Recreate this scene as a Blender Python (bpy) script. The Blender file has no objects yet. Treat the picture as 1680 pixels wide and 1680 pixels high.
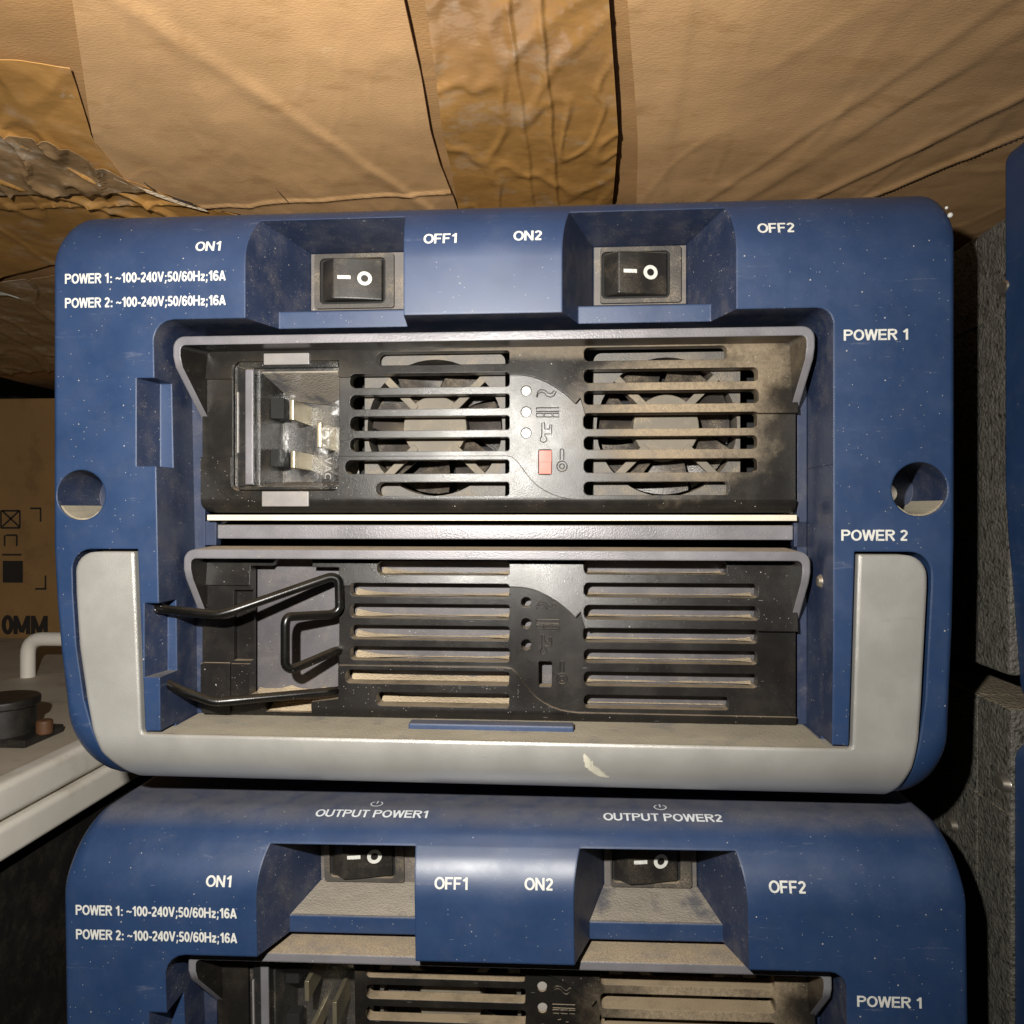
import bpy, bmesh, math, random
from mathutils import Vector, Matrix, noise
random.seed(7)
scene = bpy.context.scene
COL = scene.collection
# all building is done in "millimetre sixths" (1 unit = 1/6 mm); every mesh is scaled to metres at the very end
S = 1/6000.0
D = 1250.0                       # camera distance from the front face of the upper unit
FPX = 1250.0
YAW = math.radians(4.0)
CY, SY = math.cos(YAW), math.sin(YAW)

# ------------------------------------------------------------------ camera
cam = bpy.data.cameras.new('camera'); co = bpy.data.objects.new('camera', cam); COL.objects.link(co)
co.location = (0, -D*S, 0); co.rotation_euler = (math.radians(90), 0, YAW)
cam.sensor_width = 36; cam.lens = FPX/1680*36; cam.clip_start = 0.005; cam.clip_end = 50
scene.camera = co
# ------------------------------------------------------------------ light: phone flash up-left of the lens, dim storeroom
w = bpy.data.worlds.new('World'); scene.world = w; w.use_nodes = True
w.node_tree.nodes['Background'].inputs[0].default_value = (1.0, 0.86, 0.68, 1)
w.node_tree.nodes['Background'].inputs[1].default_value = 0.014
fl = bpy.data.lights.new('phone_flash', 'SPOT'); fl.energy = 5.4; fl.shadow_soft_size = 0.0030
fl.spot_size = math.radians(150); fl.spot_blend = 1.0
fl.color = (1.0, 0.955, 0.88)
flo = bpy.data.objects.new('phone_flash', fl); COL.objects.link(flo); flo.location = (-235*S, -(D+5)*S, 225*S); flo.rotation_euler = (math.radians(90-9), 0, math.radians(9))
scene.view_settings.view_transform = 'Standard'; scene.view_settings.look = 'None'
scene.view_settings.exposure = 0; scene.view_settings.gamma = 1
scene.render.resolution_x = 1024; scene.render.resolution_y = 1024

# ------------------------------------------------------------------ helpers
def U(px, py, d=0.0):
    """photo reading -> (X, v) at depth d, used to measure where things stand"""
    a = (px-840)/FPX; b = (py-840)/FPX; k = CY+a*SY
    return (D+d)*(a*CY-SY)/k, (D+d)*b/k
def UH(px, py, h):
    """photo reading -> (X, d) on the level plane v = h"""
    a = (px-840)/FPX; b = (py-840)/FPX; k = CY+a*SY
    t = h*k/b
    return t*(a*CY-SY)/k, t-D
class MB:
    def __init__(s): s.bm = bmesh.new()
    def v(s, X, d, v): return s.bm.verts.new((X, d, -v))
    def f(s, vs):
        try: return s.bm.faces.new(vs)
        except ValueError: return None
    def prism(s, A, B):
        n = len(A); a = [s.v(*p) for p in A]; b = [s.v(*p) for p in B]
        s.f(a); s.f(b[::-1])
        for i in range(n): s.f([a[(i+1) % n], a[i], b[i], b[(i+1) % n]])
        return s
    def box(s, X0, X1, d0, d1, v0, v1):
        return s.prism([(X0,d0,v0),(X1,d0,v0),(X1,d0,v1),(X0,d0,v1)], [(X0,d1,v0),(X1,d1,v0),(X1,d1,v1),(X0,d1,v1)])
    def xv(s, poly, d0, d1): return s.prism([(x,d0,v) for x,v in poly], [(x,d1,v) for x,v in poly])
    def dv(s, poly, f0, f1):   # profile in (depth, v), f0/f1 give X as a function of depth
        g0 = f0 if callable(f0) else (lambda d: f0); g1 = f1 if callable(f1) else (lambda d: f1)
        return s.prism([(g0(d),d,v) for d,v in poly], [(g1(d),d,v) for d,v in poly])
    def cyl(s, X, v, r, d0, d1, n=32, r1=None):
        r1 = r if r1 is None else r1
        c = [(math.cos(2*math.pi*i/n), math.sin(2*math.pi*i/n)) for i in range(n)]
        return s.prism([(X+r*a,d0,v+r*b) for a,b in c], [(X+r1*a,d1,v+r1*b) for a,b in c])
    def tube(s, pts, r, n=12, closed=False):
        P = [Vector((x,d,-v)) for x,d,v in pts]; m = len(P); rings = []
        up = Vector((0.13,0.9,0.4)).normalized()
        for i,p in enumerate(P):
            if closed: t = P[(i+1)%m]-P[i-1]
            else: t = P[min(i+1,m-1)]-P[max(i-1,0)]
            t.normalize(); u = (up - t*up.dot(t)).normalized(); w_ = t.cross(u); up = u
            rings.append([s.bm.verts.new(p+u*r*math.cos(2*math.pi*k/n)+w_*r*math.sin(2*math.pi*k/n)) for k in range(n)])
        for i in range(m if closed else m-1):
            A = rings[i]; B = rings[(i+1)%m]
            for k in range(n): s.f([A[k],A[(k+1)%n],B[(k+1)%n],B[k]])
        if not closed: s.f(rings[0][::-1]); s.f(rings[-1])
        return s
    def mesh(s, name='m'):
        bmesh.ops.recalc_face_normals(s.bm, faces=s.bm.faces)
        me = bpy.data.meshes.new(name); s.bm.to_mesh(me); s.bm.free(); return me
def rrect(X0, X1, v0, v1, r, n=6):
    """rounded rectangle; r = one radius or (TL, TR, BR, BL)"""
    rs = r if isinstance(r, tuple) else (r,)*4
    out = []
    for (cx, cv, a0, q) in ((X0+rs[0], v0+rs[0], 180, rs[0]), (X1-rs[1], v0+rs[1], 270, rs[1]), (X1-rs[2], v1-rs[2], 0, rs[2]), (X0+rs[3], v1-rs[3], 90, rs[3])):
        for i in range(n+1):
            a = math.radians(a0+90*i/n); out.append((cx+q*math.cos(a), cv+q*math.sin(a)))
    return out
def fillet(path, r, n=5):
    """round the corners of a 3D path"""
    out = [path[0]]
    for i in range(1, len(path)-1):
        a, b, c = (Vector(path[j]) for j in (i-1, i, i+1))
        q = min(r, (a-b).length*.48, (c-b).length*.48)
        p0 = b+(a-b).normalized()*q; p1 = b+(c-b).normalized()*q
        for k in range(n+1):
            t = k/n; out.append(tuple((1-t)**2*p0+2*t*(1-t)*b+t*t*p1))
    out.append(path[-1]); return out
def evaluated(ob):
    dg = bpy.context.evaluated_depsgraph_get(); dg.update()
    me = bpy.data.meshes.new_from_object(ob.evaluated_get(dg), preserve_all_data_layers=True, depsgraph=dg)
    return me
def boolean(me, cutters, op='DIFFERENCE'):
    """apply cutters (meshes) one after another"""
    ob = bpy.data.objects.new('work', me); COL.objects.link(ob); tmp = []
    for c in cutters:
        k = bpy.data.objects.new('cut', c); COL.objects.link(k); tmp.append(k)
        m = ob.modifiers.new('b', 'BOOLEAN'); m.operation = op; m.solver = 'EXACT'; m.object = k; m.use_self = False
    out = evaluated(ob)
    for k in tmp+[ob]: bpy.data.objects.remove(k)
    return out
def modified(me, add):
    ob = bpy.data.objects.new('work', me); COL.objects.link(ob); add(ob); out = evaluated(ob); bpy.data.objects.remove(ob); return out
def bevelled(me, wd, seg=2, ang=30):
    def add(ob):
        m = ob.modifiers.new('b', 'BEVEL'); m.width = wd; m.segments = seg; m.limit_method = 'ANGLE'; m.angle_limit = math.radians(ang)
    return modified(me, add)
def obj(name, me, mats, parent=None, bevel=0, ang=35, seg=2, label=None):
    if isinstance(me, MB): me = me.mesh(name)
    if bevel: me = bevelled(me, bevel, seg)
    me.polygons.foreach_set('use_smooth', [True]*len(me.polygons)); me.set_sharp_from_angle(angle=math.radians(ang))
    def add(ob):
        m = ob.modifiers.new('w', 'WEIGHTED_NORMAL'); m.keep_sharp = True; m.mode = 'FACE_AREA'; m.thresh = 1.0
    me = modified(me, add); me.name = name
    mi = [p.material_index for p in me.polygons]; me.materials.clear()
    for m in (mats if isinstance(mats, (list, tuple)) else [mats]): me.materials.append(m)
    nm_ = len(me.materials); me.polygons.foreach_set('material_index', [min(i, nm_-1) for i in mi])
    o = bpy.data.objects.new(name, me); COL.objects.link(o)
    if parent is not None:
        o.parent = parent
        if parent.type == 'EMPTY': o.location = -parent.location
    if label: o['label'] = label
    return o
def thing(name, X, d, v, label, cat, group=None):
    o = bpy.data.objects.new(name, None); COL.objects.link(o); o.empty_display_size = 0.01
    o.location = (X, d, -v); o['label'] = label; o['category'] = cat
    if group: o['group'] = group
    return o
def tag(o, label, cat, group=None):
    o['label'] = label; o['category'] = cat
    if group: o['group'] = group
def children(o): return [c for c in list(bpy.data.objects) if c.parent == o]
def copy_tree(o, off, skip=()):
    def rec(a, par):
        c = a.copy(); COL.objects.link(c); c.parent = par
        for ch in children(a):
            if ch.name.split('.')[0] not in skip: rec(ch, c)
        return c
    r = rec(o, None); r.location = o.location+Vector((off[0], off[1], -off[2])); return r

# ------------------------------------------------------------------ materials
def mat(name, color, rough=.5, metal=0., up=0., patch=0., speck=0., bump=0., bscale=2500., edge=0., var=.12, dust=(.36,.285,.19), dirt=None, coat=0., spec=.5, pscale=60, stretch=(1,1,1), upr=(.35,.85), stain=(), scuff_glint=0., scol=(.24,.25,.29)):
    m = bpy.data.materials.new(name); m.use_nodes = True; nt = m.node_tree; N = nt.nodes; L = nt.links
    P = N['Principled BSDF']
    def node(t, **k):
        n = N.new(t)
        for a, b in k.items(): setattr(n, a, b)
        return n
    def math_(op, a, b=None, c=None, clamp=False):
        n = node('ShaderNodeMath', operation=op, use_clamp=clamp)
        for i, x in enumerate((a, b, c)):
            if x is None: continue
            if isinstance(x, (int, float)): n.inputs[i].default_value = x
            else: L.new(x, n.inputs[i])
        return n.outputs[0]
    tc = node('ShaderNodeTexCoord'); mp = node('ShaderNodeMapping'); mp.inputs['Scale'].default_value = stretch; L.new(tc.outputs['Object'], mp.inputs['Vector'])
    crd = mp.outputs[0]
    def noi(scale, det=3, rg=.6, vec=None):
        n = node('ShaderNodeTexNoise'); n.inputs['Scale'].default_value = scale; n.inputs['Detail'].default_value = det; n.inputs['Roughness'].default_value = rg
        L.new(vec or crd, n.inputs['Vector']); return n.outputs['Fac']
    def rmp(x, a, b, c0=0., c1=1.):
        n = node('ShaderNodeMapRange'); n.interpolation_type = 'SMOOTHSTEP'; L.new(x, n.inputs['Value'])
        n.inputs['From Min'].default_value = a; n.inputs['From Max'].default_value = b; n.inputs['To Min'].default_value = c0; n.inputs['To Max'].default_value = c1
        return n.outputs['Result']
    def mix(fac, a, b):
        n = node('ShaderNodeMix', data_type='RGBA')
        if isinstance(fac, (int, float)): n.inputs['Factor'].default_value = fac
        else: L.new(fac, n.inputs['Factor'])
        for i, x in (('A', a), ('B', b)):
            if isinstance(x, tuple): n.inputs[i].default_value = (*x, 1)
            else: L.new(x, n.inputs[i])
        for k in n.inputs:
            pass
        return n.outputs['Result']
    def mixc(fac, a, b):
        n = node('ShaderNodeMix', data_type='RGBA'); ins = [i for i in n.inputs if i.type == 'RGBA']
        f = [i for i in n.inputs if i.type == 'VALUE'][0]; out = [o for o in n.outputs if o.type == 'RGBA'][0]
        if isinstance(fac, (int, float)): f.default_value = fac
        else: L.new(fac, f)
        for s_, x in zip(ins, (a, b)):
            if isinstance(x, tuple): s_.default_value = (*x, 1)
            else: L.new(x, s_)
        return out
    mid = noi(pscale*2.2, 5, .65); big = noi(pscale, 4, .6); fine = noi(bscale, 2, .5)
    c = mixc(rmp(big, .3, .7), tuple(x*(1-var) for x in color), tuple(min(1, x*(1+var)) for x in color))
    if dirt: c = mixc(math_('MULTIPLY', rmp(mid, .52, .68), dirt[1]), c, dirt[0])
    fac = None
    g = node('ShaderNodeNewGeometry')
    if up or patch:
        sx = node('ShaderNodeSeparateXYZ'); L.new(g.outputs['Normal'], sx.inputs[0])
        a = math_('MULTIPLY', rmp(sx.outputs['Z'], *upr), math_('MULTIPLY', rmp(mid, .25, .6, .55, 1.), up))
        b = math_('MULTIPLY', rmp(mid, .42, .75), math_('MULTIPLY', rmp(fine, .2, .7), patch))
        fac = math_('MAXIMUM', a, b)
        c = mixc(fac, c, mixc(rmp(fine, .3, .7), tuple(x*.75 for x in dust), tuple(x*1.2 for x in dust)))
    if speck:
        for sc, th, br in ((520, .11, .6), (1300, .17, .45)):
            vo = node('ShaderNodeTexVoronoi'); vo.inputs['Scale'].default_value = sc; L.new(tc.outputs['Object'], vo.inputs['Vector'])
            se = node('ShaderNodeSeparateColor'); L.new(vo.outputs['Color'], se.inputs[0])
            gate = math_('GREATER_THAN', math_('ADD', se.outputs[0], math_('MULTIPLY', mid, .9)), 1.5-speck*.45)
            size = math_('MULTIPLY', se.outputs[1], th)
            on = math_('MULTIPLY', math_('LESS_THAN', vo.outputs['Distance'], size), gate)
            c = mixc(math_('MULTIPLY', on, br), c, (.55,.52,.47))
        # fine hair-like scratches
        m2 = node('ShaderNodeMapping'); m2.inputs['Rotation'].default_value = (0, .7, 0); m2.inputs['Scale'].default_value = (1,1,9); L.new(tc.outputs['Object'], m2.inputs['Vector'])
        vo = node('ShaderNodeTexVoronoi'); vo.inputs['Scale'].default_value = 95; L.new(m2.outputs[0], vo.inputs['Vector'])
        se = node('ShaderNodeSeparateColor'); L.new(vo.outputs['Color'], se.inputs[0])
        on = math_('MULTIPLY', math_('LESS_THAN', vo.outputs['Distance'], .07), math_('GREATER_THAN', se.outputs[0], .80))
        c = mixc(math_('MULTIPLY', on, .30*min(1, speck)), c, (.5,.5,.52))
    if scuff_glint:
        for rot_, sc_, th_ in ((.5, 38, .60), (-.9, 60, .62)):
            m4 = node('ShaderNodeMapping'); m4.inputs['Rotation'].default_value = (0, rot_, 0); m4.inputs['Scale'].default_value = (1, 1, 7); L.new(tc.outputs['Object'], m4.inputs['Vector'])
            w_ = noi(sc_, 6, .75, m4.outputs[0])
            c = mixc(math_('MULTIPLY', math_('MULTIPLY', rmp(w_, th_, th_+.12), rmp(big, .4, .65)), scuff_glint), c, scol)
    for (sX, sv, rx, rv, st) in stain:      # a patch of settled dust with a place of its own
        m3 = node('ShaderNodeMapping', vector_type='TEXTURE'); m3.inputs['Location'].default_value = (sX*S, 130*S, -sv*S); m3.inputs['Scale'].default_value = (rx*S, 200*S, rv*S); L.new(tc.outputs['Object'], m3.inputs['Vector'])
        ln = node('ShaderNodeVectorMath', operation='LENGTH'); L.new(m3.outputs[0], ln.inputs[0])
        f_ = math_('MULTIPLY', rmp(math_('ADD', ln.outputs['Value'], math_('MULTIPLY', mid, .8)), .75, 1.5, 1., 0.), st)
        f_ = math_('MULTIPLY', f_, math_('MULTIPLY', rmp(fine, .3, .65, .55, 1.), rmp(noi(900, 3), .3, .6, .7, 1.)))
        c = mixc(f_, c, dust); fac = f_ if fac is None else math_('MAXIMUM', fac, f_)
    L.new(c, P.inputs['Base Color'])
    r = math_('ADD', rmp(big, .3, .7, -.05, .05), rough)
    if fac is not None: r = math_('ADD', r, math_('MULTIPLY', fac, .9-rough), clamp=True)
    L.new(r, P.inputs['Roughness'])
    P.inputs['Metallic'].default_value = metal; P.inputs['Specular IOR Level'].default_value = spec
    P.inputs['Coat Weight'].default_value = coat; P.inputs['Coat Roughness'].default_value = .15
    nrm = None
    if edge:
        be = node('ShaderNodeBevel'); be.samples = 4; be.inputs['Radius'].default_value = edge*S; nrm = be.outputs[0]
    if bump:
        bu = node('ShaderNodeBump'); bu.inputs['Distance'].default_value = bump*S; bu.inputs['Strength'].default_value = 1
        L.new(fine, bu.inputs['Height'])
        if nrm is not None: L.new(nrm, bu.inputs['Normal'])
        nrm = bu.outputs[0]
    if nrm is not None: L.new(nrm, P.inputs['Normal'])
    return m
M = {}
M['blue'] = mat('blue_plastic', (.0135,.036,.098), .43, up=.42, patch=.07, speck=.45, bump=.12, bscale=4200, edge=4.5, var=.06, upr=(.8,1.), spec=.75, scuff_glint=.4, dust=(.19,.165,.135))
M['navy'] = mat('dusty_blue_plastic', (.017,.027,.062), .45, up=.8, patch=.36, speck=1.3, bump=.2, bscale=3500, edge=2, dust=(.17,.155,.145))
M['silver'] = mat('silver_paint', (.55,.54,.51), .33, metal=.6, up=.8, patch=.05, speck=.8, bump=.35, bscale=4200, edge=8, var=.04, dust=(.40,.36,.29), upr=(.8,1.), scuff_glint=.5)
M['fascia'] = mat('black_moulded_plastic', (.010,.009,.0085), .31, up=1., patch=.05, speck=.8, bump=.25, bscale=4500, edge=2, spec=.42, dust=(.27,.21,.14))
M['fascia_dusty'] = mat('black_plastic_with_sand', (.011,.010,.009), .31, up=1., patch=.05, speck=.6, bump=.25, bscale=4500, edge=2, dust=(.33,.255,.165), spec=.42,
    stain=((200,-170,190,150,.9), (345,-262,75,60,.6), (100,-290,420,22,.4), (-500,-250,150,45,.12)))
M['hood'] = mat('grey_painted_steel', (.17,.165,.18), .34, metal=.15, up=.95, patch=.10, speck=.7, bump=.4, bscale=2400, edge=4)
M['grey'] = mat('grey_sheet_metal', (.085,.080,.088), .45, metal=.1, up=1., patch=.2, speck=1.2, bump=.3, bscale=2500, edge=1.5)
M['tab'] = mat('pale_clip_plastic', (.24,.225,.22), .3, patch=.3, speck=.5, bump=.3, edge=1.5)
M['switch_plate'] = mat('grey_plastic_surround', (.11,.10,.095), .55, up=.9, patch=.4, speck=.4, bump=.3, edge=1.5)
M['bezel'] = mat('switch_bezel_plastic', (.050,.045,.040), .5, up=.9, patch=.40, bump=.5, edge=1.5)
M['rocker'] = mat('rocker_plastic', (.014,.013,.012), .34, up=.7, patch=.12, speck=.2, bump=.2, edge=2)
M['print'] = mat('white_print', (.56,.56,.52), .6, var=.05, dirt=((.30,.31,.33),.5), pscale=260)
M['faint_print'] = mat('pale_grey_print', (.58,.60,.62), .6, var=.05)
M['steel'] = mat('cream_steel_edge', (.66,.60,.48), .45, metal=.2, patch=.12, bump=.5, var=.08)
M['hub'] = mat('dusty_fan_plastic', (.16,.14,.11), .75, up=.7, patch=.7, bump=.5, var=.15, dust=(.33,.26,.175))
M['fan'] = mat('grey_fan_frame', (.085,.078,.07), .5, up=.9, patch=.5, bump=.8, var=.15)
M['blade'] = mat('dark_fan_blade', (.035,.03,.027), .35, up=.6, patch=.45, bump=.6)
M['dust'] = mat('tan_dust', (.40,.32,.215), .95, bump=3, bscale=1500, var=.15)
M['shelf_dust'] = mat('grey_tan_dust', (.30,.265,.20), .9, dirt=((.17,.165,.16),.6), bump=1.5, bscale=1800, var=.12, pscale=35)
M['pocket_dust'] = mat('grey_dust', (.25,.22,.18), .95, dirt=((.05,.055,.075),.75), bump=2.5, bscale=1500, var=.15, pscale=30)
M['wire'] = mat('black_wire_coating', (.004,.0038,.0035), .27, up=.06, patch=.02, speck=.3, bump=.1, spec=.4)
M['brass'] = mat('nickel_blade', (.62,.54,.36), .32, metal=.8, patch=.2, bump=.3, edge=1)
M['socket'] = mat('socket_plastic', (.035,.034,.033), .25, up=.7, patch=.3, speck=.8, bump=.5, edge=2, spec=.8)
M['socket_dark'] = mat('dark_socket_plastic', (.018,.018,.018), .22, up=.8, patch=.15, speck=.4, bump=.5, edge=2)
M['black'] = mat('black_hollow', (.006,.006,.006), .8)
M['red'] = mat('red_slide_switch', (.42,.075,.045), .45, patch=.2, var=.1, edge=1)
M['led'] = mat('clear_light_pipe', (.30,.28,.26), .25, patch=.15, edge=1)
M['screw'] = mat('screw_steel', (.55,.50,.42), .3, metal=.9, patch=.25)
M['casing'] = mat('hammered_grey_casing', (.085,.080,.068), .6, up=.5, dirt=((.018,.016,.012),1.), bump=6, bscale=800, var=.25, pscale=230)
M['card'] = mat('brown_cardboard', (.34,.19,.075), .75, dirt=((.24,.135,.055),.55), bump=.6, bscale=900, var=.16, pscale=22, stretch=(1,2.2,1))
M['card_pale'] = mat('pale_kraft_paper', (.45,.27,.125), .72, dirt=((.34,.19,.075),.6), scuff_glint=.45, scol=(.60,.44,.27), bump=.5, bscale=1000, var=.10, pscale=25, stretch=(1,2,1))
M['card_dark'] = mat('dull_kraft_paper', (.30,.17,.062), .85, dirt=((.12,.07,.03),.4), bump=1, bscale=700, var=.1, pscale=15)
M['tape'] = mat('brown_packing_tape', (.38,.20,.060), .18, dirt=((.44,.34,.24),.5), bump=1.0, bscale=220, var=.2, pscale=26, spec=1., scuff_glint=.8, scol=(.62,.50,.36))  # pale mottle and streaks paint the glints of the glossy tape
M['tape_grey'] = mat('crumpled_packing_tape', (.27,.17,.085), .28, dirt=((.50,.42,.33),.8), bump=2, bscale=170, var=.2, pscale=30, spec=1., scuff_glint=1., scol=(.70,.62,.50))  # highlights of the crumpled tape are put into the colour as pale streaks
M['ink'] = mat('black_ink', (.02,.015,.012), .8)
M['white'] = mat('white_painted_metal', (.80,.76,.68), .45, dirt=((.5,.43,.33),.4), var=.06, edge=8, bump=.5, pscale=25)
M['white_top'] = mat('grubby_white_metal', (.46,.40,.32), .6, dirt=((.25,.2,.15),.5), var=.08, pscale=20)
M['rubber'] = mat('black_rubber', (.015,.014,.013), .45, patch=.1)
M['rust'] = mat('brown_rubber', (.11,.05,.022), .6)
M['floor'] = mat('dark_concrete', (.05,.045,.04), .8)
def clear_mat():
    m = bpy.data.materials.new('clear_plastic'); m.use_nodes = True; nt = m.node_tree; nt.nodes.clear()
    o = nt.nodes.new('ShaderNodeOutputMaterial'); mx = nt.nodes.new('ShaderNodeMixShader'); t = nt.nodes.new('ShaderNodeBsdfTransparent'); g = nt.nodes.new('ShaderNodeBsdfPrincipled')
    g.inputs['Base Color'].default_value = (.03,.03,.03,1); g.inputs['Roughness'].default_value = .22
    n = nt.nodes.new('ShaderNodeTexNoise'); n.inputs['Scale'].default_value = 350; tc = nt.nodes.new('ShaderNodeTexCoord'); nt.links.new(tc.outputs['Object'], n.inputs['Vector'])
    b = nt.nodes.new('ShaderNodeBump'); b.inputs['Distance'].default_value = 1.0*S; nt.links.new(n.outputs['Fac'], b.inputs['Height']); nt.links.new(b.outputs[0], g.inputs['Normal'])
    mx.inputs[0].default_value = .13; nt.links.new(t.outputs[0], mx.inputs[1]); nt.links.new(g.outputs[0], mx.inputs[2]); nt.links.new(mx.outputs[0], o.inputs[0]); return m
M['clear'] = clear_mat()

# ------------------------------------------------------------------ the blue unit: housing shell
RT, RB = 120., 96.          # roundings of the top and bottom front edges (seen from the side)
VT, VB = -540., 472.
BEZ = 150.
def loft_body(out=0., dback=BEZ):
    ds = [0,.6,2,4,7,11,16,24,34,46,60,76,94,108,120]
    ds = [x for x in ds if x < dback]+[dback]
    bm = bmesh.new(); rings = []
    def arcn(cx, cv, r, a0, n=10): return [(cx+r*math.cos(math.radians(a0+90*i/n)), cv+r*math.sin(math.radians(a0+90*i/n))) for i in range(n+1)]
    for d in ds:
        ti = RT-math.sqrt(max(0, RT*RT-max(0, RT-d)**2)); bi = RB-math.sqrt(max(0, RB*RB-max(0, RB-d)**2))
        q = 13.; si = q-math.sqrt(max(0, q*q-max(0, q-d)**2)); si *= .8
        o = out
        xl, xr, vt, vb = -880+si-o, 617-si+o, VT+ti-o, VB-bi+o
        p = arcn(xl+34, vt+34, 34, 180)+arcn(xr-25, vt+25, 25, 270)
        br = arcn(xr-10-64, vb-64, 64, 0); bl = arcn(xl+24+78, vb-78, 78, 90)
        p += [(xr, 40), (xr-3, 180)]+br+bl+[(xl+13, 240), (xl+5, 150), (xl, 60)]
        rings.append([bm.verts.new((x, d-o, -v)) for x, v in p])
    bm.faces.new(rings[0]); bm.faces.new(rings[-1][::-1]); n = len(rings[0])
    for A, B in zip(rings, rings[1:]):
        for k in range(n): bm.faces.new([A[(k+1) % n], A[k], B[k], B[(k+1) % n]])
    bmesh.ops.recalc_face_normals(bm, faces=bm.faces)
    me = bpy.data.meshes.new('b'); bm.to_mesh(me); bm.free(); return me
HOLES = ((-827,-29,43), (560,-36,43))
def u_outline(g):    # handle outline, g = clearance
    q = g*1.9 if g else 0; left = [(-833-q, 68-g+34), (-832-q, 140), (-826-q, 230), (-812-q, 323), (-803-g, 370), (-790-g, 410), (-765-g, 445), (-735-g, 480), (-735-g, 560)]
    p = []
    for i in range(7):
        a = math.radians(270-90*i/6); p.append((-833-q+34+34*math.cos(a), 68-g+34+34*math.sin(a)))
    p = [(-731+g, 68-g)]+p+left[1:]
    p += [(520+g, 560), (520+g, 480), (537+g, 440), (548+g, 405), (556+g, 360), (560+q, 300), (569+q, 120)]
    for i in range(7):
        a = math.radians(0-90*i/6); p.append((569+q-34+34*math.cos(a), 68-g+34+34*math.sin(a)))
    p += [(465-g, 68-g), (456-g, 366), (455-g, 374), (449-g, 377-g), (-709+g, 377-g), (-716+g, 374), (-718+g, 368)]
    return p
prof1 = [(-60,-514),(-60,-317),(78,-317),(78,-357),(165,-380),(165,-488)]
lin = lambda a, b: (lambda d: a+(b-a)*d/165.)
def make_housing():
    me = loft_body(0, 260)
    cuts = []
    # main recess, walls square to the face, right through the shell
    rec = [(-698,-290)]+[(-698+34-34*math.cos(math.radians(a)), -327+36-36*math.sin(math.radians(a))) for a in (10,30,50,70,90)]
    rec += [(427-26+26*math.sin(math.radians(a)), -327+26-26*math.cos(math.radians(a))) for a in (0,20,40,60,80,90)]
    rec += [(427,200), (425,379), (-686,379), (-688,200)]
    cuts.append(MB().xv(rec, -60, 320).mesh())
    cuts.append(MB().dv(prof1, lin(-538,-479), lin(-268,-288)).mesh())
    cuts.append(MB().dv(prof1, lin(-5,52), lin(275,221)).mesh())
    b = MB()
    for X, v, r in HOLES: b.cyl(X, v, r, -40, 120, 40)
    cuts.append(b.mesh())
    b = MB()
    for s_, X0, v0, v1 in ((1,-733,-228,-78), (1,-719,155,281), (-1,0,0,0)):
        if s_ < 0: continue
        b.prism([(X0,-30,v0),(X0+60,-30,v0),(X0+60,-30,v1),(X0,-30,v1)], [(X0+14,58,v0),(X0+60,58,v0),(X0+60,58,v1),(X0+14,58,v1)])
    cuts.append(b.mesh())
    cuts.append(MB().xv(u_outline(5), -60, 52).mesh())
    me = boolean(me, cuts)
    # faces inside the openings get the duller, dustier plastic
    return me
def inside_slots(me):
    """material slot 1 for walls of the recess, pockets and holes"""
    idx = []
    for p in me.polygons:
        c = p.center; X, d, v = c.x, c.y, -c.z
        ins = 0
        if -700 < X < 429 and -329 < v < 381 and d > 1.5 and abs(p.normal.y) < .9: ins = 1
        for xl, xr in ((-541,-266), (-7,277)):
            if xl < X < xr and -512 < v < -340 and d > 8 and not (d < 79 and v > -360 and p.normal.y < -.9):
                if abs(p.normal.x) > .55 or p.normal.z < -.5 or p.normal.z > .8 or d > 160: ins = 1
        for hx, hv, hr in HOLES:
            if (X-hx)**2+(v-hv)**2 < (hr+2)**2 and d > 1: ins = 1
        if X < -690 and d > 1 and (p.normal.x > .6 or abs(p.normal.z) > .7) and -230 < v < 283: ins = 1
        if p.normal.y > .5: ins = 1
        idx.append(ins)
    me.polygons.foreach_set('material_index', idx)

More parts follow.
